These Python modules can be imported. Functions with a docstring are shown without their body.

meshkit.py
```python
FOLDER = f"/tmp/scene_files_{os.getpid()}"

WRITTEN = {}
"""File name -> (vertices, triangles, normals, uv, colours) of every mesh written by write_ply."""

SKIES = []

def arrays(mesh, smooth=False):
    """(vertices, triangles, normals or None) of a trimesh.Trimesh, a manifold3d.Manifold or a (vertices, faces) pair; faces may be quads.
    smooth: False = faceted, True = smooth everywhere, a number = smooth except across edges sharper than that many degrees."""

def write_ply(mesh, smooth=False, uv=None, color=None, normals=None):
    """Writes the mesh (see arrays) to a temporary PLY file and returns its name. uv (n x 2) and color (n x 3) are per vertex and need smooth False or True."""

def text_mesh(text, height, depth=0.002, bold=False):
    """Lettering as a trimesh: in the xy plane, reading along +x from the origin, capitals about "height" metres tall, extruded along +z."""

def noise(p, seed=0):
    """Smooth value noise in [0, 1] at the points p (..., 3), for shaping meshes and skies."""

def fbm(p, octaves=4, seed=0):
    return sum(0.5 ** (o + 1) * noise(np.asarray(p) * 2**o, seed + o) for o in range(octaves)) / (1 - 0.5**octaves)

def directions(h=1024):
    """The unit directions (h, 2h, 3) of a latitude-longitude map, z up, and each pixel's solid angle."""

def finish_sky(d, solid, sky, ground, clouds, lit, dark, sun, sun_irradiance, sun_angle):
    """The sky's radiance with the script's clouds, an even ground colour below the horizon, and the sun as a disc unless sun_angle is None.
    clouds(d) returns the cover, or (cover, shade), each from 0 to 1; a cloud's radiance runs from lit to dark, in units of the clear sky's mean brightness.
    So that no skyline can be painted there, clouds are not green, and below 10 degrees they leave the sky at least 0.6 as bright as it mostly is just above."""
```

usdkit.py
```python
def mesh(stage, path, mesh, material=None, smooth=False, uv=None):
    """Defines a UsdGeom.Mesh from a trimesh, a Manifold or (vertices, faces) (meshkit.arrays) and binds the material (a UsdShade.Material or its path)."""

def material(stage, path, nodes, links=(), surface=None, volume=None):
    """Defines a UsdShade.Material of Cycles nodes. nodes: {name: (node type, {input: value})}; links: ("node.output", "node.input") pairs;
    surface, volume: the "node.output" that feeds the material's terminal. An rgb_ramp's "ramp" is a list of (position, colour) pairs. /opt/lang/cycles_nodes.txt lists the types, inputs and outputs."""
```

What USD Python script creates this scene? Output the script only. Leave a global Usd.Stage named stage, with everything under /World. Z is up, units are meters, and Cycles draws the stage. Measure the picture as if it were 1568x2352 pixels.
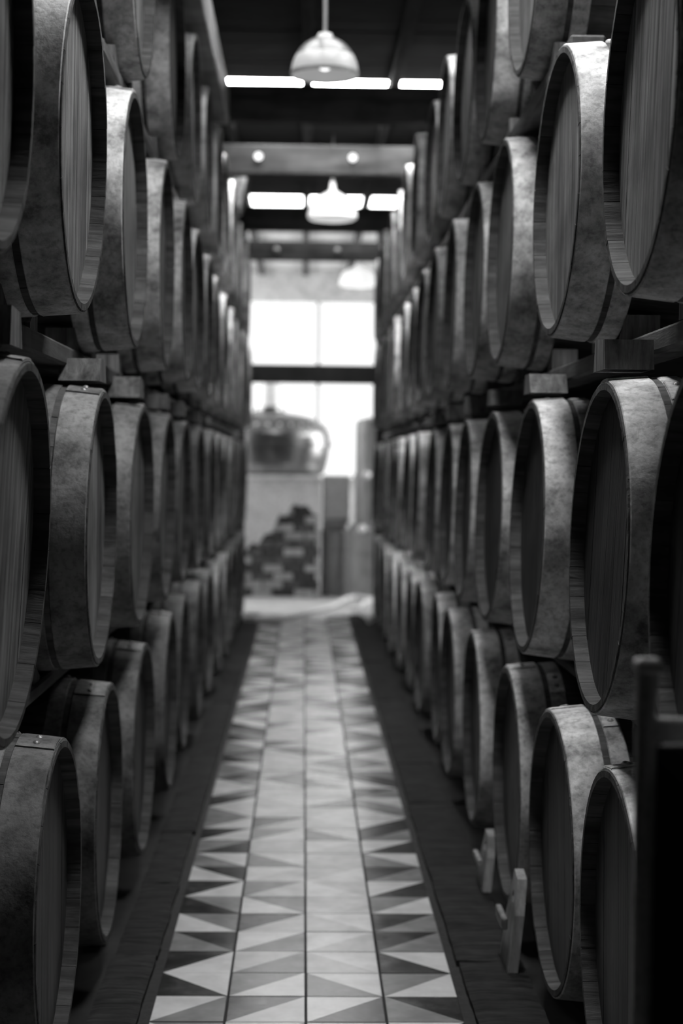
import math, random
import numpy as np
import trimesh
from shapely.geometry import Polygon, Point, box as sbox
from shapely import affinity
import usdkit
from meshkit import noise, fbm
from pxr import Usd, UsdGeom, UsdShade, UsdLux, Gf, Sdf, Vt

rng = random.Random(7)
stage = Usd.Stage.CreateInMemory()
UsdGeom.SetStageUpAxis(stage, UsdGeom.Tokens.z)
UsdGeom.SetStageMetersPerUnit(stage, 1.0)
UsdGeom.Xform.Define(stage, '/World')
UsdGeom.Scope.Define(stage, '/World/Looks')

# ------------------------------------------------------------------ camera
YAW, PITCH, ROLL = 2.27153e-2, 2.79504e-2, 1.03141e-2
F_PX, EYE = 3862.9, 1.3707
cy, sy, cp, sp = math.cos(YAW), math.sin(YAW), math.cos(PITCH), math.sin(PITCH)
fw = np.array([sy * cp, cy * cp, -sp]); rt = np.array([cy, -sy, 0.0]); up = np.cross(rt, fw)
c, s = math.cos(ROLL), math.sin(ROLL)
rt, up = c * rt + s * up, -s * rt + c * up
cam = UsdGeom.Camera.Define(stage, '/World/camera')
cam.CreateHorizontalApertureAttr(24.0)
cam.CreateFocalLengthAttr(24.0 * F_PX / 1568)
cam.CreateFStopAttr(2.7)
cam.CreateFocusDistanceAttr(3.5)
cam.CreateClippingRangeAttr((0.05, 200.0))
cam.CreateExposureAttr(-0.22)
M = np.eye(4); M[0, :3], M[1, :3], M[2, :3], M[3, :3] = rt, up, -fw, (0, 0, EYE)
cam.AddTransformOp().Set(Gf.Matrix4d(M.tolist()))

# ------------------------------------------------------------------ light levels
# Daylight through frosted glass: the panes of the roof lights and of the end window glow.
ADDED_KEY_PANE = 60.0     # unseen key light, added as a roof pane over the nearest barrels
END_PANE = 10.0       # last roof light
MID_PANE = 7.0       # second roof light, just above the frame
SKY_PANE = 34.0       # roof lights farther down the aisle
ADDED_SIDE_PANE = 10.0  # unseen panes added to light the still room from its sides
WINDOW_PANE = 1.6   # frosted end window
LAMP_GLOW = 0.5     # opal pendant shades
CEIL = 3.67
STRIPS = [3.5, 6.9, 10.15, 14.51]   # near edges of the roof lights
STRIP_LEN = dict(zip(STRIPS, (0.9, 0.9, 1.0, 1.0)))

# ------------------------------------------------------------------ materials
def mat(name, nodes, links, surface='p.BSDF'):
    return usdkit.material(stage, '/World/Looks/' + name, nodes, links, surface=surface)

def grey(v): return (v, v, v)

def wood(name, lo, hi, scale, rough=0.7, bump=0.25, fine=3.0, rand=0.35, spec=0.3, blotch=None):
    """Grain stretched along one object axis (scale), with a tone of its own for each piece."""
    nodes = {
        'tc': ('texture_coordinate', {}), 'oi': ('object_info', {}),
        'off': ('math', {'math_type': 'multiply', 'value2': 37.0}),
        'ofv': ('combine_xyz', {}),
        'mp': ('mapping', {'scale': scale}),
        'add': ('mix', {'mix_type': 'add', 'fac': 1.0}),
        'n': ('noise_texture', {'scale': 1.0, 'detail': 6.0, 'roughness': 0.62, 'distortion': 0.4}),
        'n2': ('noise_texture', {'scale': fine, 'detail': 5.0, 'roughness': 0.6}),
        'r': ('rgb_ramp', {'ramp': [(0.28, grey(lo)), (0.5, grey((lo + hi) / 2)), (0.72, grey(hi))]}),
        'r2': ('rgb_ramp', {'ramp': [(0.33, grey(0.55 if blotch is None else blotch)), (0.52, grey(1.0)), (0.75, grey(1.25))]}),
        'mul': ('mix', {'mix_type': 'multiply', 'fac': 0.8}),
        'rt': ('map_range', {'from_min': 0.0, 'from_max': 1.0, 'to_min': 1 - rand, 'to_max': 1 + rand}),
        'rv': ('combine_xyz', {}),
        'mul2': ('mix', {'mix_type': 'multiply', 'fac': 1.0}),
        'b': ('bump', {'strength': bump, 'distance': 0.01}),
        'p': ('principled_bsdf', {'roughness': rough, 'specular_ior_level': spec}),
    }
    links = [('oi.random', 'off.value1'), ('off.value', 'ofv.x'), ('off.value', 'ofv.y'), ('off.value', 'ofv.z'),
             ('tc.object', 'mp.vector'), ('mp.vector', 'add.color1'), ('ofv.vector', 'add.color2'),
             ('add.color', 'n.vector'), ('tc.object', 'n2.vector'), ('n.fac', 'r.fac'), ('n2.fac', 'r2.fac'),
             ('r.color', 'mul.color1'), ('r2.color', 'mul.color2'),
             ('oi.random', 'rt.value'), ('rt.result', 'rv.x'), ('rt.result', 'rv.y'), ('rt.result', 'rv.z'),
             ('mul.color', 'mul2.color1'), ('rv.vector', 'mul2.color2'), ('mul2.color', 'p.base_color'),
             ('n.fac', 'b.height'), ('b.normal', 'p.normal')]
    return mat(name, nodes, links)

def mottled(name, lo, hi, scale, rough=0.5, metallic=0.0, bump=0.15, rand=0.15, spec=0.5):
    nodes = {
        'tc': ('texture_coordinate', {}), 'oi': ('object_info', {}),
        'off': ('math', {'math_type': 'multiply', 'value2': 23.0}), 'ofv': ('combine_xyz', {}),
        'add': ('mix', {'mix_type': 'add', 'fac': 1.0}),
        'n': ('noise_texture', {'scale': scale, 'detail': 8.0, 'roughness': 0.68}),
        'n2': ('noise_texture', {'scale': scale * 9, 'detail': 4.0, 'roughness': 0.6}),
        'r': ('rgb_ramp', {'ramp': [(0.33, grey(lo)), (0.5, grey(lo * .4 + hi * .6)), (0.62, grey(hi))]}),
        'r2': ('rgb_ramp', {'ramp': [(0.34, grey(0.62)), (0.5, grey(1.0)), (1.0, grey(1.12))]}),
        'mul': ('mix', {'mix_type': 'multiply', 'fac': 0.9}),
        'rt': ('map_range', {'from_min': 0.0, 'from_max': 1.0, 'to_min': 1 - rand, 'to_max': 1 + rand}),
        'rv': ('combine_xyz', {}), 'mul2': ('mix', {'mix_type': 'multiply', 'fac': 1.0}),
        'b': ('bump', {'strength': bump, 'distance': 0.004}),
        'p': ('principled_bsdf', {'roughness': rough, 'metallic': metallic, 'specular_ior_level': spec}),
    }
    links = [('oi.random', 'off.value1'), ('off.value', 'ofv.x'), ('off.value', 'ofv.y'), ('off.value', 'ofv.z'),
             ('tc.object', 'add.color1'), ('ofv.vector', 'add.color2'), ('add.color', 'n.vector'), ('add.color', 'n2.vector'),
             ('n.fac', 'r.fac'), ('n2.fac', 'r2.fac'), ('r.color', 'mul.color1'), ('r2.color', 'mul.color2'),
             ('oi.random', 'rt.value'), ('rt.result', 'rv.x'), ('rt.result', 'rv.y'), ('rt.result', 'rv.z'),
             ('mul.color', 'mul2.color1'), ('rv.vector', 'mul2.color2'), ('mul2.color', 'p.base_color'),
             ('n2.fac', 'b.height'), ('b.normal', 'p.normal')]
    return mat(name, nodes, links)

def glow(name, v):
    return mat(name, {'e': ('emission', {'color': (1, 1, 1), 'strength': v})}, [], 'e.emission')

MAT = dict(
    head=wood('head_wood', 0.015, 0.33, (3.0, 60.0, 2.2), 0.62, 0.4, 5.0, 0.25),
    darkhead=wood('dark_head_wood', 0.016, 0.075, (3.0, 60.0, 2.2), 0.5, 0.3, 5.0, 0.25),
    stave=wood('stave_wood', 0.03, 0.13, (3.0, 40.0, 40.0), 0.75, 0.35, 9.0, 0.12, 0.2),
    hoop=mottled('hoop_metal', 0.12, 0.74, 8.0, 0.55, 0.0, 0.3, 0.28, 0.35),
    shaded_hoop=mottled('shaded_hoop_metal', 0.05, 0.26, 8.0, 0.6, 0.0, 0.3, 0.28, 0.3),  # darker copy of the hoop metal, with shade put into the colour
    rivet=mottled('rivet_metal', 0.15, 0.30, 40.0, 0.4, 0.3),
    rail=wood('rail_wood', 0.035, 0.13, (26.0, 2.5, 26.0), 0.75, 0.3, 7.0, 0.2),
    chock=wood('chock_wood', 0.04, 0.26, (45.0, 45.0, 4.0), 0.75, 0.35, 9.0, 0.3),
    pale_wood=wood('pale_wood', 0.16, 0.40, (40.0, 40.0, 4.0), 0.7, 0.3, 9.0, 0.15),
    plate=wood('plate_wood', 0.22, 0.42, (26.0, 1.5, 26.0), 0.7, 0.2, 5.0, 0.1),
    beam=wood('beam_wood', 0.012, 0.05, (1.8, 14.0, 14.0), 0.85, 0.3, 5.0, 0.1, 0.08),
    board=wood('ceiling_wood', 0.012, 0.04, (2.0, 30.0, 30.0), 0.85, 0.3, 5.0, 0.3),
    rafter=wood('rafter_wood', 0.02, 0.06, (20.0, 2.0, 20.0), 0.85, 0.3, 5.0, 0.2),
    kerb=wood('kerb_stone', 0.000, 0.042, (6.0, 46.0, 30.0), 0.75, 1.0, 16.0, 0.15, 0.12),
    grout=mottled('joint_mortar', 0.003, 0.022, 30.0, 0.75, 0.0, 0.9),
    earth=mottled('dark_earth', 0.008, 0.02, 6.0, 0.9),
    wall=mottled('dark_wall', 0.01, 0.02, 2.5, 0.9),
    white=mottled('limewash_wall', 0.45, 0.62, 2.0, 0.8),
    plaster=mottled('plaster', 0.44, 0.66, 3.5, 0.85, 0.0, 0.4),
    brick=mottled('bare_brick', 0.05, 0.10, 14.0, 0.9, 0.0, 0.6, 0.4),
    brick2=mottled('limed_brick', 0.26, 0.46, 14.0, 0.9, 0.0, 0.6, 0.3),
    mortar=mottled('dark_mortar', 0.03, 0.06, 20.0, 0.95),
    concrete=mottled('pale_concrete', 0.38, 0.52, 2.5, 0.5),
    copper=mottled('still_metal', 0.20, 0.32, 5.0, 0.30, 1.0, 0.05, 0.0),
    pale=mottled('pale_paint', 0.50, 0.60, 7.0, 0.45, 0.0, 0.05, 0.05),
    steel=mottled('dull_metal', 0.20, 0.28, 7.0, 0.45, 0.0, 0.05, 0.05),
    drum=mottled('grey_metal', 0.26, 0.36, 7.0, 0.5, 0.2),
    knob=mottled('white_enamel', 0.70, 0.80, 7.0, 0.25, 0.0, 0.0, 0.0),
    hose=mottled('pale_hose', 0.60, 0.70, 10.0, 0.55),
    black=mottled('worn_steel', 0.42, 0.55, 15.0, 0.3, 0.0, 0.1, 0.0),
    sheet=mottled('black_sheet', 0.006, 0.010, 15.0, 0.6, 0.0, 0.1, 0.0),
    dark=wood('dark_timber', 0.02, 0.05, (14.0, 14.0, 2.0), 0.7, 0.2),
    pane=glow('roof_pane_daylight', SKY_PANE),
    endpane=glow('end_roof_pane_daylight', END_PANE),
    midpane=glow('mid_roof_pane_daylight', MID_PANE),
    added_keypane=glow('added_key_pane_glow', ADDED_KEY_PANE),
    added_sidepane=glow('added_side_pane_glow', ADDED_SIDE_PANE),
    win=glow('end_window_daylight', WINDOW_PANE),
    lit=glow('lit_bulb', 2.2),
)
# opal / enamelled shades
MAT['opal'] = mat('opal_shade', {'p': ('principled_bsdf', {'base_color': grey(0.8), 'roughness': 0.2, 'emission_color': (1, 1, 1), 'emission_strength': LAMP_GLOW})}, [])
MAT['enamel'] = mat('enamel_shade', {'p': ('principled_bsdf', {'base_color': grey(0.20), 'roughness': 0.25, 'coat_weight': 0.3, 'emission_color': (1, 1, 1), 'emission_strength': 0.04})}, [])
MAT['band'] = mat('lit_shade_band', {'p': ('principled_bsdf', {'base_color': grey(0.40), 'roughness': 0.25, 'emission_color': (1, 1, 1), 'emission_strength': 0.25})}, [])  # lower part of the shade brightened: lamp glow put into the colour
MAT['glass'] = mat('dim_bulb_glass', {'p': ('principled_bsdf', {'base_color': grey(0.16), 'roughness': 0.15})}, [])
# cement tile: printed tones are vertex colours, with a worn grain
MAT['tile'] = mat('cement_tile', {
    'a': ('attribute', {'attribute': 'tone'}), 'g': ('geometry', {}),
    'n': ('noise_texture', {'scale': 9.0, 'detail': 6.0, 'roughness': 0.6}),
    'r': ('rgb_ramp', {'ramp': [(0.3, grey(0.86)), (0.55, grey(1.0)), (0.8, grey(1.08))]}),
    'm': ('mix', {'mix_type': 'multiply', 'fac': 0.9}),
    'rr': ('map_range', {'from_min': 0.3, 'from_max': 0.7, 'to_min': 0.14, 'to_max': 0.26}),
    'p': ('principled_bsdf', {'roughness': 0.26, 'specular_ior_level': 0.42})},
    [('g.position', 'n.vector'), ('n.fac', 'r.fac'), ('a.color', 'm.color1'), ('r.color', 'm.color2'),
     ('m.color', 'p.base_color'), ('n.fac', 'rr.value'), ('rr.result', 'p.roughness')])

# ------------------------------------------------------------------ scene helpers
used = {}
def numbered(parent, name):
    k = (str(parent), name); n = used.get(k, 0); used[k] = n + 1
    return f'{parent}/{name}' + (f'_{n:03d}' if n else '')

def P(o): return str(o.GetPath()) if hasattr(o, 'GetPath') else (o or '/World')

def obj(name, mesh, m, parent=None, smooth=35, tone=None):
    path = numbered(P(parent), name)
    g = usdkit.mesh(stage, path, mesh, MAT[m], smooth=smooth)
    if tone is not None:
        pv = UsdGeom.PrimvarsAPI(g).CreatePrimvar('tone', Sdf.ValueTypeNames.Color3fArray, 'vertex')
        pv.Set(Vt.Vec3fArray.FromNumpy(np.asarray(tone, np.float32)))
    return g.GetPrim()

def tag(o, label, cat, group=None, kind=None):
    o.SetCustomDataByKey('label', label)
    if cat: o.SetCustomDataByKey('category', cat)
    if group: o.SetCustomDataByKey('group', group)
    if kind: o.SetCustomDataByKey('kind', kind)
    return o

def thing(name, label, cat, loc=(0, 0, 0), group=None, kind=None, matrix=None):
    x = UsdGeom.Xform.Define(stage, numbered('/World', name))
    if matrix is not None: x.AddTransformOp().Set(Gf.Matrix4d(np.asarray(matrix).T.tolist()))
    else:
        T = np.eye(4); T[3, :3] = loc
        x.AddTransformOp().Set(Gf.Matrix4d(T.tolist()))
    return tag(x.GetPrim(), label, cat, group, kind) if label else x.GetPrim()

def dup(root, matrix, label, group=None):
    was = root.GetCustomData()
    r = thing(root.GetName().rstrip('0123456789').rstrip('_'), label, was['category'], group=group or was.get('group'), matrix=matrix)
    r.GetReferences().AddInternalReference(root.GetPath()); r.SetInstanceable(True)
    return r

def structure(name, label=None):
    x = UsdGeom.Xform.Define(stage, '/World/' + name).GetPrim()
    x.SetCustomDataByKey('kind', 'structure')
    if label: x.SetCustomDataByKey('label', label)
    return x

def place(x, y, z, side=0, about=0):
    m = trimesh.transformations.translation_matrix((x, y, z))
    if side: m = m @ trimesh.transformations.rotation_matrix(side, (0, 0, 1))
    return m

# ------------------------------------------------------------------ mesh helpers
def bx(x0, x1, y0, y1, z0, z1, bev=0.0):
    if bev <= 0:
        b = trimesh.creation.box((x1 - x0, y1 - y0, z1 - z0)); b.apply_translation(((x0 + x1) / 2, (y0 + y1) / 2, (z0 + z1) / 2)); return b
    pts = []
    for X, dx in ((x0, 1), (x1, -1)):
        for Y, dy in ((y0, 1), (y1, -1)):
            for Z, dz in ((z0, 1), (z1, -1)):
                pts += [(X + dx * bev, Y + dy * bev, Z), (X + dx * bev, Y, Z + dz * bev), (X, Y + dy * bev, Z + dz * bev)]
    return trimesh.convex.convex_hull(np.array(pts))

def lathe(prof, n=48, closed=False):
    """Revolves (r, z) points about z."""
    prof = np.asarray(prof, float); k = len(prof); a = np.linspace(0, 2 * np.pi, n, endpoint=False)
    v = np.stack([np.outer(np.cos(a), prof[:, 0]), np.outer(np.sin(a), prof[:, 0]), np.tile(prof[:, 1], (n, 1))], -1).reshape(-1, 3)
    f = []
    last = k if closed else k - 1
    for i in range(n):
        for j in range(last):
            p, q = i * k + j, i * k + (j + 1) % k
            r_, s_ = ((i + 1) % n) * k + (j + 1) % k, ((i + 1) % n) * k + j
            f += [(p, s_, r_), (p, r_, q)]
    m = trimesh.Trimesh(v, np.array(f), process=True); m.merge_vertices(); m.update_faces(m.nondegenerate_faces())
    return m

def tube(pts, r, n=10):
    pts = np.asarray(pts, float); k = len(pts); t = np.gradient(pts, axis=0); t /= np.linalg.norm(t, axis=1, keepdims=True)
    ref = np.array([0, 0, 1.0]) if abs(t[0, 2]) < 0.9 else np.array([1.0, 0, 0])
    rings = []
    u = np.cross(t[0], ref); u /= np.linalg.norm(u)
    for i in range(k):
        u = u - t[i] * (u @ t[i]); u /= np.linalg.norm(u); w = np.cross(t[i], u)
        a = np.linspace(0, 2 * np.pi, n, endpoint=False)
        rings.append(pts[i] + r * (np.outer(np.cos(a), u) + np.outer(np.sin(a), w)))
    v = np.vstack(rings + [pts[:1], pts[-1:]]); f = []
    for i in range(k - 1):
        for j in range(n):
            a_, b_, c_, d_ = i * n + j, i * n + (j + 1) % n, (i + 1) * n + (j + 1) % n, (i + 1) * n + j
            f += [(a_, b_, c_), (a_, c_, d_)]
    for j in range(n):
        f += [(k * n, (j + 1) % n, j), (k * n + 1, (k - 1) * n + j, (k - 1) * n + (j + 1) % n)]
    return trimesh.Trimesh(v, np.array(f), process=False)

def spline(pts, n=12):
    from scipy.interpolate import CubicSpline
    pts = np.asarray(pts, float); t = np.r_[0, np.cumsum(np.linalg.norm(np.diff(pts, axis=0), axis=1))]
    return CubicSpline(t, pts)(np.linspace(0, t[-1], n * len(pts)))

def join(*ms): return trimesh.util.concatenate(ms)

# ------------------------------------------------------------------ room shell
XL, XR, Y0, Y1, YB = -1.85, 2.05, -4.6, 15.55, 20.0
fl = structure('floor', 'tiled aisle floor between dark stone kerbs')
obj('floor_slab', bx(-3.2, 3.4, Y0, Y1 - 0.25, -0.2, -0.035), 'earth', fl)
obj('floor_slab', bx(-3.2, 3.4, Y1 - 0.25, YB, -0.2, -0.004, 0.004), 'concrete', fl)

T0, TX, TY = 0.2, 0.0186, 4.1018
COLX = [(-0.368, TX - T0), (TX - T0, TX), (TX, TX + T0), (TX + T0, 0.412)]
W, L, G, D, K = 0.74, 0.60, 0.24, 0.080, 0.010  # D is dark print with the floor reflection painted into its tone
# diagonal, upper tone, lower tone of the nearest rows, as printed apart from D
NEAR = [
    [('/', W, G), ('/', D, L), ('/', W, D), ('\\', K, G)],
    [('\\', W, K), ('/', G, W), ('\\', W, G), ('/', G, W)],
    [('/', K, W), ('/', L, G), ('\\', W, L), ('\\', W, K)],
    [('\\', K, G), ('/', W, G), ('/', W, L), ('/', K, G)],
    [('\\', G, W), ('/', D, L), ('\\', W, L), ('/', K, G)],
    [('\\', G, K), ('\\', G, W), ('/', L, L * 1.05), ('/', G, W)],
    [('/', K, W), ('/', G, L), ('\\', L, W), ('/', W, K)],
    [('\\', K, W), ('/', W, L), ('/', L, W), ('/', K, G)],
    [('\\', W, G), ('\\', W, G), ('/', L, L), ('\\', W, G)],
    [('/', G, K), ('/', L, L * .9), ('/', W, L), ('/', W, K)],
    [('/', K, W), ('/', G, W), ('\\', W, G), ('/', K, G)],
]
def tile_mesh(x0, x1, y0, y1, diag, a, b, z):
    """A pressed cement tile: rounded arris, two printed triangles; the upper tone is the far one."""
    e, zz = 0.0014, z - 0.0007
    x = [x0, x0 + e, x1 - e, x1]; y = [y0, y0 + e, y1 - e, y1]
    p00, p10, p11, p01 = (x[1], y[1], z), (x[2], y[1], z), (x[2], y[2], z), (x[1], y[2], z)
    q00, q10, q11, q01 = (x0, y0, zz), (x1, y0, zz), (x1, y1, zz), (x0, y1, zz)
    d00, d10, d11, d01 = [(q[0], q[1], -0.033) for q in (q00, q10, q11, q01)]
    if diag == '/': tris = [(p00, p11, p01, a), (p00, p10, p11, b)]
    else: tris = [(p01, p10, p11, a), (p01, p00, p10, b)]
    side = {'s': b, 'n': a, 'w': a if diag == '/' else b, 'e': b if diag == '/' else a}
    for P_, Q_, k in ((p00, p10, 's'), (p10, p11, 'e'), (p11, p01, 'n'), (p01, p00, 'w')):
        m_ = dict(zip((p00, p10, p11, p01), (q00, q10, q11, q01)))
        tris += [(m_[P_], m_[Q_], Q_, side[k]), (m_[P_], Q_, P_, side[k])]
    dm = dict(zip((q00, q10, q11, q01), (d00, d10, d11, d01)))
    for P_, Q_ in ((q00, q10), (q10, q11), (q11, q01), (q01, q00)):
        tris += [(dm[P_], dm[Q_], Q_, 0.04), (dm[P_], Q_, P_, 0.04)]
    v = np.array([t[:3] for t in tris]).reshape(-1, 3); f = np.arange(len(v)).reshape(-1, 3)
    tone = np.repeat([t[3] for t in tris], 3)[:, None] * np.ones(3)
    return trimesh.Trimesh(v, f, process=False), tone

GAP = 0.003
tiles = random.Random(3)
row = -16
while TY + T0 * (row + 1) < 15.32 + 0.01:
    y0 = TY + T0 * row
    for k, (x0, x1) in enumerate(COLX):
        if 0 <= row < len(NEAR): dg, a, b = NEAR[row][k]
        else:
            dg = tiles.choice('/\\'); a, b = tiles.choice([(W, G), (G, W), (W, K), (K, W), (K, G), (G, K)] if k in (0, 3) else [(W, L), (L, W), (W, G), (G, W), (L, G), (D, L), (L, L)])
        if row < -8 and k in (1, 2): pass
        z = tiles.uniform(-0.0009, 0.0009)
        me, tone = tile_mesh(x0 + GAP, x1 - GAP, y0 + GAP * .6, y0 + T0 - GAP * .6, dg, a, b, z)
        obj('tile', me, 'tile', fl, smooth=False, tone=tone)
    row += 1
obj('joint_mortar', bx(-0.40, 0.445, Y0, 15.3, -0.034, -0.0035), 'grout', fl)

def rough_box(x0, x1, y0, y1, z0, z1, seed, amp=0.004):
    nx, ny = 7, 19
    xs, ys = np.linspace(x0, x1, nx), np.linspace(y0, y1, ny)
    top = np.array([(x, y, z1) for y in ys for x in xs])
    edge = np.array([(i in (0, nx - 1)) or (j in (0, ny - 1)) for j in range(ny) for i in range(nx)])
    n = fbm(top * np.array([18, 30, 1]) + seed * 3.1, 3, seed)
    top[:, 2] += (n - 0.5) * 2 * amp - edge * 0.004
    m_ = fbm(top * 25 + 9, 2, seed + 1) - .5
    top[:, 0] += edge * m_ * 0.010
    f = []
    for j in range(ny - 1):
        for i in range(nx - 1):
            a_ = j * nx + i; f += [(a_, a_ + 1, a_ + nx + 1), (a_, a_ + nx + 1, a_ + nx)]
    ring = [i for i in range(nx)] + [j * nx + nx - 1 for j in range(1, ny)] + [(ny - 1) * nx + i for i in range(nx - 2, -1, -1)] + [j * nx for j in range(ny - 2, 0, -1)]
    v = list(map(tuple, top)); base = len(v)
    for r_ in ring: v.append((top[r_][0], top[r_][1], z0))
    R_ = len(ring)
    for k in range(R_):
        a_, b_ = ring[k], ring[(k + 1) % R_]
        f += [(base + k, base + (k + 1) % R_, b_), (base + k, b_, a_)]
    return trimesh.Trimesh(np.array(v), np.array(f), process=False)

kr = random.Random(5)
for x0, x1 in ((-0.512, -0.392), (0.436, 0.612)):
    y = 0.9
    while y < 15.28:
        ln = min(kr.uniform(0.7, 1.1), 15.29 - y)
        if ln < 0.12: break
        obj('kerb_stone', rough_box(x0 + kr.uniform(-.004, .004), x1 + kr.uniform(-.004, .004), y + .003, y + ln - .003, -0.033, 0.014 + kr.uniform(-.002, .003), kr.randrange(99)), 'kerb', fl, smooth=50)
        y += ln

wl = structure('wall_left'); obj('wall_panel', bx(XL - .2, XL, Y0, Y1, 0 - .03, 3.9), 'wall', wl)
wr = structure('wall_right'); obj('wall_panel', bx(XR, XR + .2, Y0, Y1, -.03, 3.9), 'wall', wr)
wb = structure('wall_back'); obj('wall_panel', bx(XL - .2, XR + .2, Y0 - .2, Y0, -.03, 3.9), 'wall', wb)
wf = structure('wall_front', 'dark wall pierced by the opening to the bright still room')
obj('wall_panel', bx(XL - .2, -0.665, Y1, Y1 + .12, -.03, 3.66), 'wall', wf)
obj('wall_panel', bx(0.785, XR + .2, Y1, Y1 + .12, -.03, 3.66), 'wall', wf)
# still room
w2 = structure('wall_far_left'); obj('wall_panel', bx(-3.2, -3.0, Y1 + .12, YB, -.01, 3.9), 'white', w2)
w3 = structure('wall_far_right'); obj('wall_panel', bx(3.2, 3.4, Y1 + .12, YB, -.01, 3.9), 'white', w3)
we = structure('wall_end', 'pale end wall of the still room around its big window')
WX0, WX1, WZ0, WZ1 = -1.5, 1.7, 1.22, 3.30
obj('wall_panel', bx(-3.2, 3.4, YB, YB + .2, -.2, WZ0), 'white', we)
obj('wall_panel', bx(-3.2, 3.4, YB, YB + .2, WZ1, 3.9), 'white', we)
obj('wall_panel', bx(-3.2, WX0, YB, YB + .2, WZ0, WZ1), 'white', we)
obj('wall_panel', bx(WX1, 3.4, YB, YB + .2, WZ0, WZ1), 'white', we)
obj('wall_panel', bx(-3.2, XL - .2, Y1, Y1 + .12, -.01, 3.9), 'white', we)
obj('wall_panel', bx(XR + .2, 3.4, Y1, Y1 + .12, -.01, 3.9), 'white', we)
win = structure('window_1', 'large frosted end window, glaring with daylight')
for x0, x1 in ((-1.5, -0.70), (-0.66, 0.14), (0.18, 0.92), (0.96, 1.7)):
    obj('pane', bx(x0, x1, YB + .10, YB + .11, WZ0, WZ1), 'win', win)
for x in (-0.68, 0.16, 0.94): obj('glazing_bar', bx(x - .02, x + .02, YB + .06, YB + .12, WZ0, WZ1, .004), 'steel', win)
obj('window_sill', bx(WX0, WX1, YB - .05, YB + .1, WZ0 - .04, WZ0, .005), 'white', win)

# ceiling: boards across the aisle, left open where the roof lights are
ce = structure('ceiling', 'dark boarded ceiling')
cr = random.Random(11)
y = Y0
while y < YB - 0.02:
    wdt = 0.24
    hole = next((s_ for s_ in STRIPS if s_ - 0.02 < y + wdt and y < s_ + STRIP_LEN[s_]), None)
    if hole is not None:
        if hole - y > 0.06: obj('ceiling_board', bx(-3.2, 3.4, y + .002, hole - .002, CEIL + cr.uniform(0, .006), CEIL + .03, .003), 'board', ce)
        y = hole + STRIP_LEN[hole]; continue
    wdt = min(wdt, YB - y)
    inside = y > Y1
    obj('ceiling_board', bx(-3.2, 3.4, y + .002, y + wdt - .002, CEIL + cr.uniform(0, .006), CEIL + .03, .003), 'white' if inside else 'board', ce)
    y += wdt
RX = [0.517 + 0.516 * k for k in range(-4, 3)]
for k, ys in enumerate(STRIPS):
    wn = structure(f'window_{k + 2}', f'roof light of frosted panes between the rafters, number {k + 1} from the near end'); SL = STRIP_LEN[ys]
    edges = [XL] + [x for x in RX if XL < x < XR] + [XR]
    for a_, b_ in zip(edges, edges[1:]):
        if a_ < -0.6 or (k == 0 and not -0.1 < a_ < 0.1): obj('roof_board', bx(a_ + .03, b_ - .03, ys, ys + SL, CEIL + .004, CEIL + .03), 'board', wn)  # nearest strip boarded down to one pane to shape the added key light
        else: obj('pane', bx(a_ + .03, b_ - .03, ys + .02, ys + SL - .02, CEIL + .012, CEIL + .022), ('added_keypane', 'midpane', 'pane', 'endpane')[k], wn)
    for x in RX: obj('glazing_bar', bx(x - .032, x + .032, ys, ys + SL, CEIL, CEIL + .03, .004), 'board', wn)
    for a_, b_ in ((-3.2, XL + .03), (XR - .03, 3.4)): obj('roof_board', bx(a_, b_, ys, ys + SL, CEIL, CEIL + .03), 'board', wn)
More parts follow.
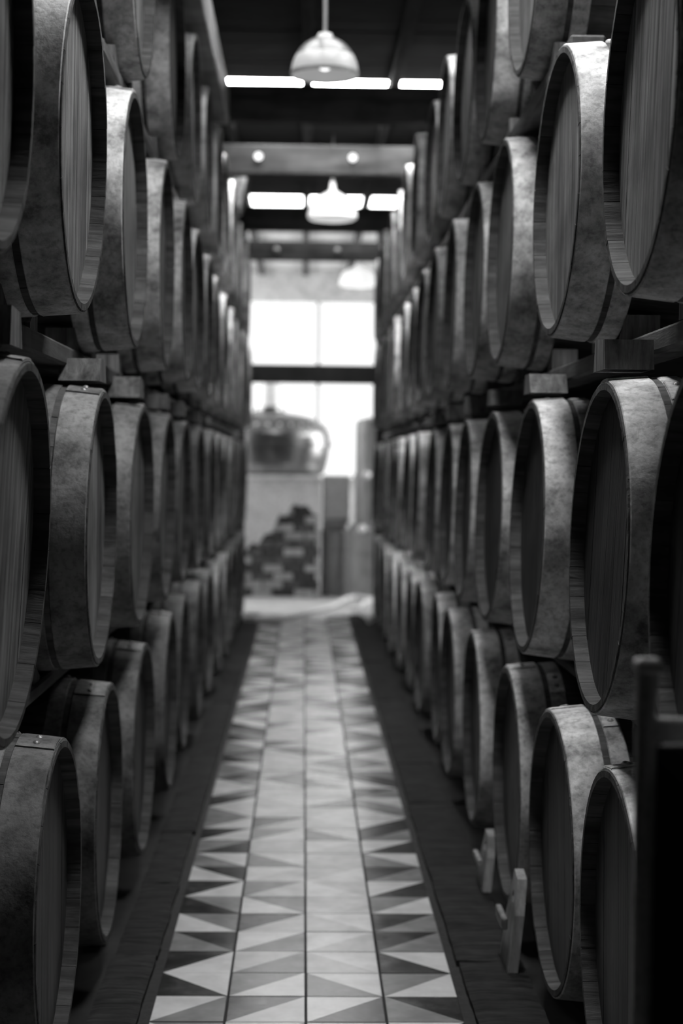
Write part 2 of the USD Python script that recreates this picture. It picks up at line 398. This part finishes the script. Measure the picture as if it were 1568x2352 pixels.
wn = structure('window_7', 'unseen panes added to light the still room from its left')
for y in (16.3, 17.3, 18.3): obj('pane', bx(-2.999, -2.99, y, y + .92, 1.0, 3.2), 'added_sidepane', wn)
wn = structure('window_8', 'unseen panes added to light the still room from its right')
for y in (16.3, 17.3, 18.3): obj('pane', bx(3.19, 3.199, y, y + .92, 1.0, 3.2), 'added_sidepane', wn)
ORD = ['nearest', 'second', 'third', 'fourth', 'fifth', 'sixth', 'seventh', 'eighth', 'ninth', 'tenth', 'eleventh', 'twelfth', 'thirteenth', 'fourteenth', 'fifteenth', 'sixteenth']
for k, x in enumerate(RX):
    r_ = obj('rafter', bx(x - .03, x + .03, Y0, YB - .02, CEIL - .07, CEIL - .002, .004), 'rafter')
    tag(r_, f'{ORD[k].replace("nearest", "first")} dark rafter from the left, running lengthwise under the ceiling boards', 'rafter', 'roof rafters')

# beams
BZ0, BZ1 = 3.245, 3.432
for y, nm in ((9.2, 'dark timber tie beam below the nearer roof light'), (10.92, 'timber tie beam carrying three lit round bulbs'),
              (13.5, 'dark timber tie beam below the farther roof light'), (15.2, 'timber tie beam with dull bulbs at the end of the barrel rows'),
              (4.9, 'timber tie beam above the nearest barrels, over the frame'), (6.65, 'timber tie beam above the fifth barrels, just over the frame')):
    b_ = obj('tie_beam', bx(-0.56 if y > 9.1 else -0.415, XR, y, y + .14, BZ0 - (.03 if y > 15 else 0), BZ1 - (.05 if y > 15 else 0), .006), 'beam'); tag(b_, nm, 'beam', 'tie beams across the aisle')
b_ = obj('wall_plate', bx(-0.54, -0.42, 0.5, 9.15, 3.20, 3.385, .006), 'plate'); tag(b_, 'long timber running lengthwise above the top tier of left barrels', 'beam')

# posts and crossbar of the opening
for x0, x1, nm in ((-0.66, -0.545, 'dark upright post closing the left barrel rows'), (0.655, 0.78, 'dark upright post closing the right barrel rows')):
    tag(obj('post', bx(x0, x1, 15.5, 15.66, 0, 3.62, .005), 'dark'), nm, 'post')
tag(obj('crossbar', bx(-0.546, 0.656, 15.5, 15.6, 2.12, 2.29, .005), 'dark'), 'dark horizontal crossbar dividing the bright opening', 'beam')

# ------------------------------------------------------------------ barrels
LEN, RH, RB, TH = 0.95, 0.345, 0.372, 0.026
def rad(s_):
    u = (s_ - LEN / 2) / (LEN / 2); return RH + (RB - RH) * (1 - u * u)
NS = 24
def stave_mesh(a0, a1, dr, seed):
    ss = [0.0, 0.004, 0.05, 0.12, 0.25, 0.40, 0.55, 0.70, 0.83, 0.946, 0.95]
    g = 0.0007 / RH
    an = np.linspace(a0 + g, a1 - g, 4)
    rr = random.Random(seed)
    jag = [rr.uniform(-.0006, .0004)] * len(an)
    rings = []
    for i, s_ in enumerate(ss):
        ro = rad(s_) + dr - (0.003 if i in (0, len(ss) - 1) else 0)
        endd = min(s_, LEN - s_)
        ri = rad(s_) - (0.017 + 0.009 * min(1, endd / .05))
        sx = [s_ + (jag[k] if i <= 1 else 0) for k in range(len(an))]
        ring = [(sx[k], ro * math.cos(a), ro * math.sin(a)) for k, a in enumerate(an)] + [(sx[k], ri * math.cos(an[k]), ri * math.sin(an[k])) for k in range(len(an) - 1, -1, -1)]
        rings.append(ring)
    n = len(rings[0]); v = [(LEN / 2 - x, y, z + RB) for ring in rings for (x, y, z) in ring]
    f = []
    for i in range(len(ss) - 1):
        for j in range(n):
            a_, b_, c_, d_ = i * n + j, i * n + (j + 1) % n, (i + 1) * n + (j + 1) % n, (i + 1) * n + j
            f += [(a_, b_, c_), (a_, c_, d_)]
    for e_ in (0, (len(ss) - 1) * n):
        h = n // 2
        for j in range(h - 1):
            q = [e_ + j, e_ + j + 1, e_ + n - 2 - j, e_ + n - 1 - j]
            f += [(q[0], q[1], q[2]), (q[0], q[2], q[3])] if e_ else [(q[2], q[1], q[0]), (q[3], q[2], q[0])]
    m = trimesh.Trimesh(np.array(v), np.array(f), process=False); m.fix_normals(); return m

def hoop_mesh(s0, s1, n=48, t=0.0032, a0=0.0, a1=2 * math.pi, lift=0.0):
    full = abs(a1 - a0 - 2 * math.pi) < 1e-6
    an = np.linspace(a0, a1, n, endpoint=not full)
    sm = [s0, s0 + .002, (s0 + s1) / 2, s1 - .002, s1]
    prof = [(s_, rad(s_) + lift + (t * .35 if i in (0, 4) else t)) for i, s_ in enumerate(sm)] + [(s_, rad(s_) - .001) for s_ in sm[::-1]]
    k = len(prof); v = [(LEN / 2 - s_, r_ * math.cos(a), r_ * math.sin(a) + RB) for a in an for s_, r_ in prof]
    f = []; cnt = len(an)
    for i in range(cnt if full else cnt - 1):
        for j in range(k):
            a_, b_ = i * k + j, i * k + (j + 1) % k; i2 = (i + 1) % cnt
            c_, d_ = i2 * k + (j + 1) % k, i2 * k + j
            f += [(a_, d_, c_), (a_, c_, b_)]
    if not full:
        for e_ in (0, (cnt - 1) * k):
            for j in range(1, k - 1): f.append((e_, e_ + j, e_ + j + 1))
    m = trimesh.Trimesh(np.array(v), np.array(f), process=False)
    m.fix_normals(); return m

def dome(r, h, n=8):
    m = lathe([(0.0001, h), (r * .6, h * .75), (r, 0.0)], n); return m

REC = 0.032
def head_boards(xin, back=False, count=7):
    R_ = rad(REC) - 0.0225
    circ = Point(0, 0).buffer(R_, 40); out = []
    hr = random.Random(2)
    cuts = [-R_ + 2 * R_ * k / count + (hr.uniform(-.012, .012) if 0 < k < count else 0) for k in range(count + 1)]
    for a_, b_ in zip(cuts, cuts[1:]):
        p = circ.intersection(sbox(a_ + .0009, -1, b_ - .0009, 1)).simplify(0.0006)
        m = trimesh.creation.extrude_polygon(p, 0.022, engine='earcut')   # xy -> yz, thickness along x
        v = m.vertices.copy(); m.vertices = np.stack([v[:, 2], v[:, 0], v[:, 1]], 1)
        m.apply_translation((xin - 0.022 + hr.uniform(-.0008, .0008), 0, RB)); out.append(m)
    return out

HOOPS = [(0.003, 0.088), (0.103, 0.148), (0.29, 0.335)]
def make_barrel(name, label, detail, matrix, group, hm='head', pm='hoop'):
    t = thing(name, label, 'barrel', group=group, matrix=matrix)
    if detail:
        sr = random.Random(21)
        w_ = [sr.uniform(.75, 1.25) for _ in range(NS)]; an = np.r_[0, np.cumsum(w_)] / sum(w_) * 2 * np.pi
        for k in range(NS):
            obj('stave', stave_mesh(an[k], an[k + 1], sr.uniform(-.0008, .0004), k), 'stave', t, smooth=30)
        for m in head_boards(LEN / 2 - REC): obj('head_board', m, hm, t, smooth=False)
        obj('rear_head', head_boards(-LEN / 2 + REC + .022, count=1)[0], 'head', t, smooth=False)
        for q, (s0, s1) in enumerate(HOOPS):
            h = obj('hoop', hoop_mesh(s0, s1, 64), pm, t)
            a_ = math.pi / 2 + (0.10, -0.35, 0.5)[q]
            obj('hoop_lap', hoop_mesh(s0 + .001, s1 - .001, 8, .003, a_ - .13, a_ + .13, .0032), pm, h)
            for da in (-.06, .06):
                sm = (s0 + s1) / 2; r_ = rad(sm) + .006
                d_ = dome(.009, .005); d_.apply_transform(trimesh.transformations.rotation_matrix(-(a_ + da) + math.pi / 2, (-1, 0, 0)))
                d_.apply_translation((LEN / 2 - sm, r_ * math.cos(a_ + da), r_ * math.sin(a_ + da) + RB))
                obj('rivet', d_, 'rivet', h)
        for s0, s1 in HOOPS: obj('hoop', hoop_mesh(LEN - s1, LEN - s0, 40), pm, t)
    else:
        ss = np.array([0, .05, .15, .3, .475, .65, .8, .9, .95])
        prof = [(rad(s_) - .024, s_) for s_ in (.95, REC + .03, 0.03)] + [(rad(0) - .017, 0)] + [(rad(s_), s_) for s_ in ss]
        m = lathe(prof, 40, closed=True); v = m.vertices.copy()
        m.vertices = np.stack([LEN / 2 - v[:, 2], v[:, 0], v[:, 1] + RB], 1); m.fix_normals()
        obj('stave_shell', m, 'stave', t)
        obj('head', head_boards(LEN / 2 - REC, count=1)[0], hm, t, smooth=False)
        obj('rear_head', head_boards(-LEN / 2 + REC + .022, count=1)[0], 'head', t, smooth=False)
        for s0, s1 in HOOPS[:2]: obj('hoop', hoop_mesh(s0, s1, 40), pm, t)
    return t

def barrel_matrix(Xf, y, zc, side, lean, roll, toe=0.0):
    """side -1 left (faces +x), +1 right (faces -x); lean > 0 tips the top towards +x."""
    tr = trimesh.transformations
    m = tr.translation_matrix((Xf, y, zc)) @ tr.rotation_matrix(math.radians(lean), (0, 1, 0)) @ tr.rotation_matrix(math.radians(toe), (0, 0, 1))
    if side > 0: m = m @ tr.rotation_matrix(math.pi, (0, 0, 1))
    return m @ tr.rotation_matrix(math.radians(roll), (1, 0, 0)) @ tr.translation_matrix((-LEN / 2, 0, -RB))

def fill(ys, end, step=0.93):
    ys = list(ys); 
    while ys[-1] + step < end: ys.append(ys[-1] + step)
    return ys
ZC = [0.425, 1.205, 2.035, 2.82]
ROWS = {   # (side, tier): face X, depths along the aisle, lean
    (-1, 0): (-0.515, fill([3.62, 4.55, 5.56, 6.68, 7.6], 15.2), 0.0),
    (-1, 1): (-0.505, fill([3.02, 4.26, 5.32, 6.32, 7.3], 15.2), 0.8),
    (-1, 2): (-0.465, fill([2.56, 3.58, 4.65, 5.72, 6.55, 7.36, 8.25, 9.17], 15.2), 0.0),
    (-1, 3): (-0.465, fill([4.84, 6.12, 7.15, 8.13, 9.05, 9.85], 15.2), 0.0),
    (1, 0): (0.612, fill([3.30, 4.10, 5.0, 6.05, 7.0, 7.85], 15.2), -0.3),
    (1, 1): (0.612, fill([2.62, 3.50, 4.62, 5.58, 6.46, 7.32, 8.2], 15.2), 1.6),
    (1, 2): (0.600, fill([3.08, 4.08, 5.24, 6.05, 6.95, 7.85, 8.7], 15.2), 1.0),
    (1, 3): (0.600, fill([4.74, 5.72, 6.55, 7.45, 8.36, 9.2], 15.2), 0.6),
}
TIER = ['bottom', 'second', 'third', 'top']; SIDE = {-1: 'left', 1: 'right'}
first = {}
br = random.Random(17)
NEAR_LEAN = {(-1, 1, 0): 3.0, (-1, 2, 1): 1.2}
placed = []
for (side, tier), (Xf, ys, lean) in ROWS.items():
    for i, y in enumerate(ys):
        where = f'in the {TIER[tier]} tier of the {SIDE[side]} stack'
        if i == len(ys) - 1: label = f'oak barrel {where}, last one before the bright opening'
        elif i == 0: label = f'oak barrel {where}, nearest to the camera'
        else: label = f'oak barrel {where}, {ORD[i]} from the camera'
        detail = y < 7.0
        jx = 0 if i < 4 else br.uniform(-.012, .012)
        ln = NEAR_LEAN.get((side, tier, i), lean) + (0 if i < 3 else br.uniform(-.15, .15))
        toe = 0 if i < 1 else br.uniform(-1.0, 1.0)
        m = barrel_matrix(Xf + jx, y, ZC[tier], side, ln, br.uniform(-7, 7), toe)
        placed.append((side, tier, i, Xf + jx, y, where))
        name = 'barrel' 
        hm = 'darkhead' if tier == 0 or (tier == 1 and side > 0) else 'head'   # bottom tier and right second tier have darker heads
        pm = 'shaded_hoop' if side < 0 and tier < 2 else 'hoop'                              # shade on the lower left hoops is put into their colour
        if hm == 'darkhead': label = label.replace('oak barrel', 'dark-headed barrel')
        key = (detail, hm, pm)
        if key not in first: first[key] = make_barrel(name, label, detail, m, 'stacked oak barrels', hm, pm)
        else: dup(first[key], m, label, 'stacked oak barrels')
# small keg tipped on top of the far left stack
mk = trimesh.transformations.scale_matrix(0.57)
mk = barrel_matrix(-0.43, 12.18, 3.352, -1, 12.0, 0) @ trimesh.transformations.translation_matrix((LEN / 2, 0, RB)) @ mk @ trimesh.transformations.translation_matrix((-LEN / 2, 0, -RB))
k_ = thing('keg', 'small keg lying tipped on top of the far left barrels', 'keg', matrix=mk)
k_.GetReferences().AddInternalReference(first[False, 'head', 'hoop'].GetPath()); k_.SetInstanceable(True)
k_.SetCustomDataByKey('group', 'small kegs')

# ------------------------------------------------------------------ rails and chocks
RAILZ = [(-0.033, 0.053), (0.798, 0.833), (1.612, 1.663), (2.406, 2.446)]
RAILS = [.175, .175, .175, .095]
for side in (-1, 1):
    for tier in range(4):
        Xf, ys, lean = ROWS[(side, tier)]
        z0, z1 = RAILZ[tier]
        for nm, s0, s1 in (('front', RAILS[tier] - .045, RAILS[tier] + .045), ('rear', .80, .89)):
            xs = sorted((Xf + side * s0, Xf + side * s1))
            dz = -side * math.sin(math.radians(lean)) * (s0 + s1) / 2 if tier else 0
            b_ = obj('stillage_rail', bx(xs[0], xs[1], ys[0] - .55, 15.42, z0, z1 + dz, .006), 'rail')
            tag(b_, f'{nm} timber rail carrying the {TIER[tier]} tier of {SIDE[side]} barrels', 'rail', 'stillage rails')

def wedge(hx, near):
    """Lies on a rail, thin end towards the barrel's lowest line; near = faces the camera side of the barrel."""
    p = Polygon([(.132, 0), (.235, 0), (.235, .058), (.222, .060), (.132, .013)])
    m = trimesh.creation.extrude_polygon(p, hx, engine='earcut')
    v = m.vertices.copy(); m.vertices = np.stack([v[:, 2] - hx / 2, (-1 if near else 1) * v[:, 0], v[:, 1]], 1); m.fix_normals(); return m
for side, tier, i, Xf, y, where in placed:
    if y > 7.2: continue
    for near in (True, False):
        m = wedge(.075, near); m.apply_translation((Xf + side * RAILS[tier], y, RAILZ[tier][1]))
        if tier > 0 and y > 5.2 and not near: continue
        nth = ORD[i] if i else 'nearest'
        tag(obj('wooden_wedge', m, 'chock', smooth=False), f'wooden wedge, {"near" if near else "far"} side of the {nth} {SIDE[side]} barrel, {TIER[tier]} tier', 'wedge', 'wedges on the rails')
for side, tier, i, Xf, y, where in placed:
    if tier != 1 or y > 9: continue
    w_ = br.uniform(.05, .08); xs = sorted((Xf + side * .006, Xf + side * .108))
    q = [(-w_, 0), (w_, 0), (w_ * br.uniform(.6, 1), br.uniform(.045, .07)), (-w_ * br.uniform(.5, 1), br.uniform(.05, .07))]
    m = trimesh.creation.extrude_polygon(Polygon(q), xs[1] - xs[0], engine='earcut'); v = m.vertices.copy()
    m.vertices = np.stack([v[:, 2] + xs[0], v[:, 0] + y + br.uniform(-.02, .05), v[:, 1] + 1.574], 1); m.fix_normals()
    tag(obj('spacer_block', m, 'chock', smooth=False), f'wooden spacer block on the {ORD[i]} {SIDE[side]} barrel of the second tier', 'block', 'spacer blocks under the upper rails')

# floor chocks in front of the bottom right barrels
for x, y, h, nm in ((.572, 4.55, .25, 'tall pale wooden chock with a hole, by the second bottom right barrel'), (.595, 5.40, .175, 'low pale wooden chock beside the right kerb, beyond the tall one')):
    t = thing('floor_chock', nm, 'chock', loc=(x, y, .017), group='floor chocks')
    p = Polygon([(-.10, 0), (.08, 0), (.075, h * .5), (.03, h), (-.05, h * .96), (-.085, h * .6)]).difference(Point(-.01, h * .74).buffer(.016))
    m = trimesh.creation.extrude_polygon(p, .026, engine='earcut'); v = m.vertices.copy(); m.vertices = np.stack([v[:, 2] - .013 + v[:, 1] * .12, v[:, 0], v[:, 1]], 1); m.fix_normals()
    obj('upright_board', m, 'pale_wood', t, smooth=False)
    obj('batten', bx(-.030, -.014, -.09, .06, h * .45, h * .58, .003), 'pale_wood', t)
m = bx(-0.60, -0.56, 4.86, 4.94, -.033, .07, .004)
tag(obj('floor_chock', m, 'pale_wood'), 'small pale wooden chock beside the left kerb', 'chock', 'floor chocks')

# ------------------------------------------------------------------ lamps
def pendant(label, x, y, z_rim, r, h, dome_shape, TOP=CEIL):
    t = thing('pendant_lamp', label, 'lamp', loc=(x, y, z_rim), group='pendant lamps')
    if dome_shape:
        prof = [(r * math.cos(a), h * .92 * math.sin(a)) for a in np.linspace(0, 1.36, 14)]
        inner = [(q[0] * .965, q[1] * .96) for q in prof[::-1]]
        nb = 5
        obj('shade', lathe(prof[nb:] + inner[:-nb], 64, closed=True), 'enamel', t)
        obj('shade_band', lathe(prof[:nb + 1] + inner[-nb - 1:], 64, closed=True), 'band', t)
        obj('rim_band', lathe([(r * .985, -.004), (r * 1.01, -.004), (r * 1.012, .012), (r * .985, .012)], 64, closed=True), 'drum', t)
        obj('cap', lathe([(.001, h), (.03, h), (.036, h * .93), (.042, h * .86), (.001, h * .86)], 32), 'pale', t)
        b_ = trimesh.creation.icosphere(2, .035); b_.apply_translation((0, 0, .055)); obj('bulb', b_, 'lit', t)
    else:
        prof = [(.001, h), (.018, h * .99), (.024, h * .86), (.05, h * .80), (.075, h * .73), (r * .62, h * .66), (r * .78, h * .60), (r * .86, h * .50), (r * .93, h * .32), (r, h * .12), (r * .985, h * .03), (r * .90, -.004), (r * .6, -.012), (.001, -.016)]
        obj('shade', lathe(prof, 56), 'opal', t)
        obj('cap', lathe([(.001, h + .03), (.016, h + .03), (.02, h), (.022, h * .93), (.001, h * .93)], 24), 'knob', t)
    obj('cord', tube([(0, 0, h), (0, 0, (TOP - z_rim) / 2), (0, 0, TOP - z_rim)], .008, 8), 'steel', t)
pendant('nearest pendant lamp, white dome shade on a long cord', 0.077, 7.6, 3.118, .152, .185, True)
pendant('glowing opal pendant lamp between the two rows, beyond the lit tie beam', 0.182, 11.75, 3.08, .172, .225, False)
pendant('glowing opal pendant lamp in the still room, half behind right barrels', 0.505, 16.3, 3.105, .18, .215, False, CEIL - .072)

def bulb(label, x, y, z, lit):
    t = thing('round_bulb', label, 'bulb', loc=(x, y, z), group='round bulbs on the beams')
    m = trimesh.creation.icosphere(2, .026); obj('globe', m, 'lit' if lit else 'glass', t)
    obj('socket', lathe([(.001, 0), (.016, 0), (.018, .03), (.001, .03)], 16).apply_transform(trimesh.transformations.rotation_matrix(-math.pi / 2, (1, 0, 0))).apply_translation((0, .02, 0)), 'black', t)
for x, nm in ((-.31, 'left'), (.296, 'middle'), (.724, 'right')):
    bulb(f'{nm} round lit bulb on the nearer bulb beam', x, 10.875, 3.348, True)
for x, nm in ((-.261, 'left'), (.284, 'middle'), (.732, 'right')):
    bulb(f'{nm} dull round bulb on the far beam', x, 15.155, 3.293, False)
t = thing('hanging_bulb', 'small lit bulb hanging beside the tipped keg', 'bulb', loc=(-.525, 11.88, 3.24))
obj('globe', trimesh.creation.icosphere(2, .03), 'lit', t)
obj('cord', tube([(0, 0, .03), (0, 0, .2), (0, 0, CEIL - .072 - 3.24)], .004, 6), 'black', t)

# ------------------------------------------------------------------ still room
t = thing('still_base', 'whitewashed brick plinth under the still, plaster fallen from its lower right', 'plinth', loc=(-0.66, 17.4, 0))
obj('core', bx(-.94, .83, .06, 1.6, -.003, 1.247, .004), 'mortar', t)
sr = random.Random(9)
bh, bl = .084, .215
for r_ in range(15):
    z0 = r_ * bh
    if z0 + bh > 1.25: break
    x = -.94 - (bl / 2 if r_ % 2 else 0)
    while x < .83:
        a_, b_ = max(x, -.94), min(x + bl, .832)
        if b_ - a_ > .04:
            pr_ = sr.uniform(-.008, .006)
            obj('brick', bx(a_ + .007, b_ - .007, -.02 + pr_, .065, z0 + .007, z0 + bh - .007, .006), 'brick2' if sr.random() < .42 else 'brick', t, smooth=False)
        x += bl
def ragged(seed):
    q = np.random.RandomState(seed)
    xs = np.linspace(-.94, .84, 26); lo = []
    for x in xs:
        base = 0.40 + 0.50 * min(1, max(0, (x + .05) / .6))
        lo.append((x, float(np.clip(base + q.uniform(-.07, .07), .04, 1.0))))
    return Polygon([(-.94, 1.247), (.84, 1.247)] + lo[::-1])
m = trimesh.creation.extrude_polygon(ragged(4), .03, engine='earcut'); v = m.vertices.copy()
m.vertices = np.stack([v[:, 0], v[:, 2] - .052, v[:, 1]], 1); m.fix_normals(); obj('plaster', m, 'plaster', t, smooth=False)
obj('coping', bx(-.95, .838, -.07, 1.62, 1.215, 1.255, .008), 'plaster', t)

t = thing('pot_still', 'big round metal pot still on the whitewashed plinth', 'still', loc=(-.376, 18.15, 1.256))
obj('pot', lathe([(.001, 0), (.56, 0), (.60, .03), (.64, .16), (.665, .32), (.662, .42), (.635, .50), (.57, .57), (.46, .62), (.33, .65), (.20, .67), (.14, .70)], 72), 'copper', t)
obj('collar', lathe([(.12, .68), (.155, .69), (.155, .73), (.12, .74)], 48, closed=True), 'copper', t)
obj('neck', lathe([(.001, .69), (.125, .69), (.120, .95), (.118, 1.13), (.09, 1.155), (.001, 1.16)], 40), 'knob', t)
obj('swan_arm', tube([(0, 0, 1.09), (-.6, 0, 1.09), (-1.5, 0, 1.09)], .055, 20), 'copper', t)
rp = lathe([(.655, .30), (.685, .31), (.685, .35), (.655, .36)], 72, closed=True); obj('belt', rp, 'copper', t)
for k in range(16):
    a_ = -math.pi / 2 + (k - 8) * .2
    m = trimesh.creation.icosphere(1, .017); m.apply_translation((.61 * math.cos(a_), .61 * math.sin(a_), .53)); obj('rivet', m, 'knob', t)

t = thing('cabinet', 'pale metal box standing on the grey drum beside the plinth', 'box', loc=(.337, 17.75, .748))
obj('body', bx(-.135, .15, -.15, .25, 0, .50, .012), 'pale', t)
obj('lid', bx(-.145, .16, -.16, .26, .50, .515, .004), 'knob', t)
obj('ledge', bx(-.12, .14, -.175, -.149, .02, .06, .004), 'steel', t)
t = thing('drum', 'grey metal drum on the floor beside the brick plinth', 'drum', loc=(.328, 17.75, 0))
obj('body', lathe([(.001, -.003), (.135, -.003), (.14, .01), (.137, .35), (.14, .69), (.001, .70)], 48), 'drum', t)
for z in (.02, .24, .47, .68): obj('ring', lathe([(.13, z - .012), (.146, z - .006), (.146, z + .006), (.13, z + .012)], 48, closed=True), 'drum', t)
obj('top_plate', bx(-.13, .13, -.13, .13, .70, .747, .004), 'drum', t)
t = thing('tall_tank', 'tall pale metal column half hidden behind the right barrels', 'tank', loc=(.725, 17.5, 0))
obj('lower_shell', lathe([(.001, -.003), (.26, -.003), (.265, .02), (.265, .70), (.22, .745), (.001, .745)], 56), 'steel', t)
obj('upper_shell', lathe([(.001, .74), (.19, .74), (.19, 1.80), (.17, 1.84), (.05, 1.87), (.001, 1.87)], 56), 'steel', t)
for z, rr_ in ((1.26, .19), (.745, .215)):
    obj('flange', lathe([(rr_ - .01, z - .02), (rr_ + .02, z - .015), (rr_ + .02, z + .015), (rr_ - .01, z + .02)], 56, closed=True), 'steel', t)
for x, z in ((-.02, 1.27), (-.06, .72)):
    m = trimesh.creation.icosphere(2, .042); m.apply_translation((x - .06, -.26, z)); obj('valve_knob', m, 'knob', t)
    obj('valve_stem', tube([(x - .06, -.26, z), (x - .06, -.2, z), (x - .06, -.12, z)], .014, 10), 'steel', t)
tag(obj('hose', tube(spline([(-.62, 14.75, .03), (-.30, 14.55, .028), (0.03, 15.25, .028), (.33, 16.2, .03), (.60, 17.0, .03), (.66, 16.9, .03), (.62, 16.35, .03), (.545, 15.75, .03), (.54, 15.25, .03), (.565, 14.75, .045), (.575, 14.35, .045)], 12), .027, 12), 'hose'), 'pale hose looping over the floor at the end of the aisle', 'hose')

# ------------------------------------------------------------------ hand truck in the right foreground
t = thing('hand_truck', 'dark tubular hand truck, blurred in the right foreground', 'hand truck', loc=(.425, 1.95, 0.015))
UX, UY = -.021, .0
obj('upright', tube([(-.022, 0, .0), (-.022, 0, .5), (-.022, 0, 1.128)], .0125, 14), 'black', t)
obj('upright', tube([(.030, -.06, .0), (.030, -.06, .5), (.030, -.06, 1.085)], .0125, 14), 'black', t)
obj('upright', tube([(.30, .0, .0), (.30, .0, .5), (.30, .0, 1.128)], .0125, 14), 'black', t)
for z in (1.05, .62, .25): obj('crossbar', bx(-.02, .30, -.012, .012, z - .014, z + .014, .003), 'black', t)
obj('grip', bx(-.036, -.006, -.018, .018, 1.118, 1.134, .004), 'black', t)
obj('back_plate', bx(-.012, .29, .008, .016, .05, 1.03, .002), 'sheet', t)
obj('toe_plate', bx(.0, .28, -.22, .0, .004, .012, .002), 'black', t)
for x in (.03, .25):
    w = lathe([(.02, -.02), (.085, -.02), (.10, -.012), (.10, .012), (.085, .02), (.02, .02)], 32, closed=True)
    w.apply_transform(trimesh.transformations.rotation_matrix(math.pi / 2, (0, 1, 0))); w.apply_translation((x, .13, .10)); obj('wheel', w, 'sheet', t)
obj('axle', tube([(.0, .13, .10), (.14, .13, .10), (.28, .13, .10)], .012, 10), 'black', t)
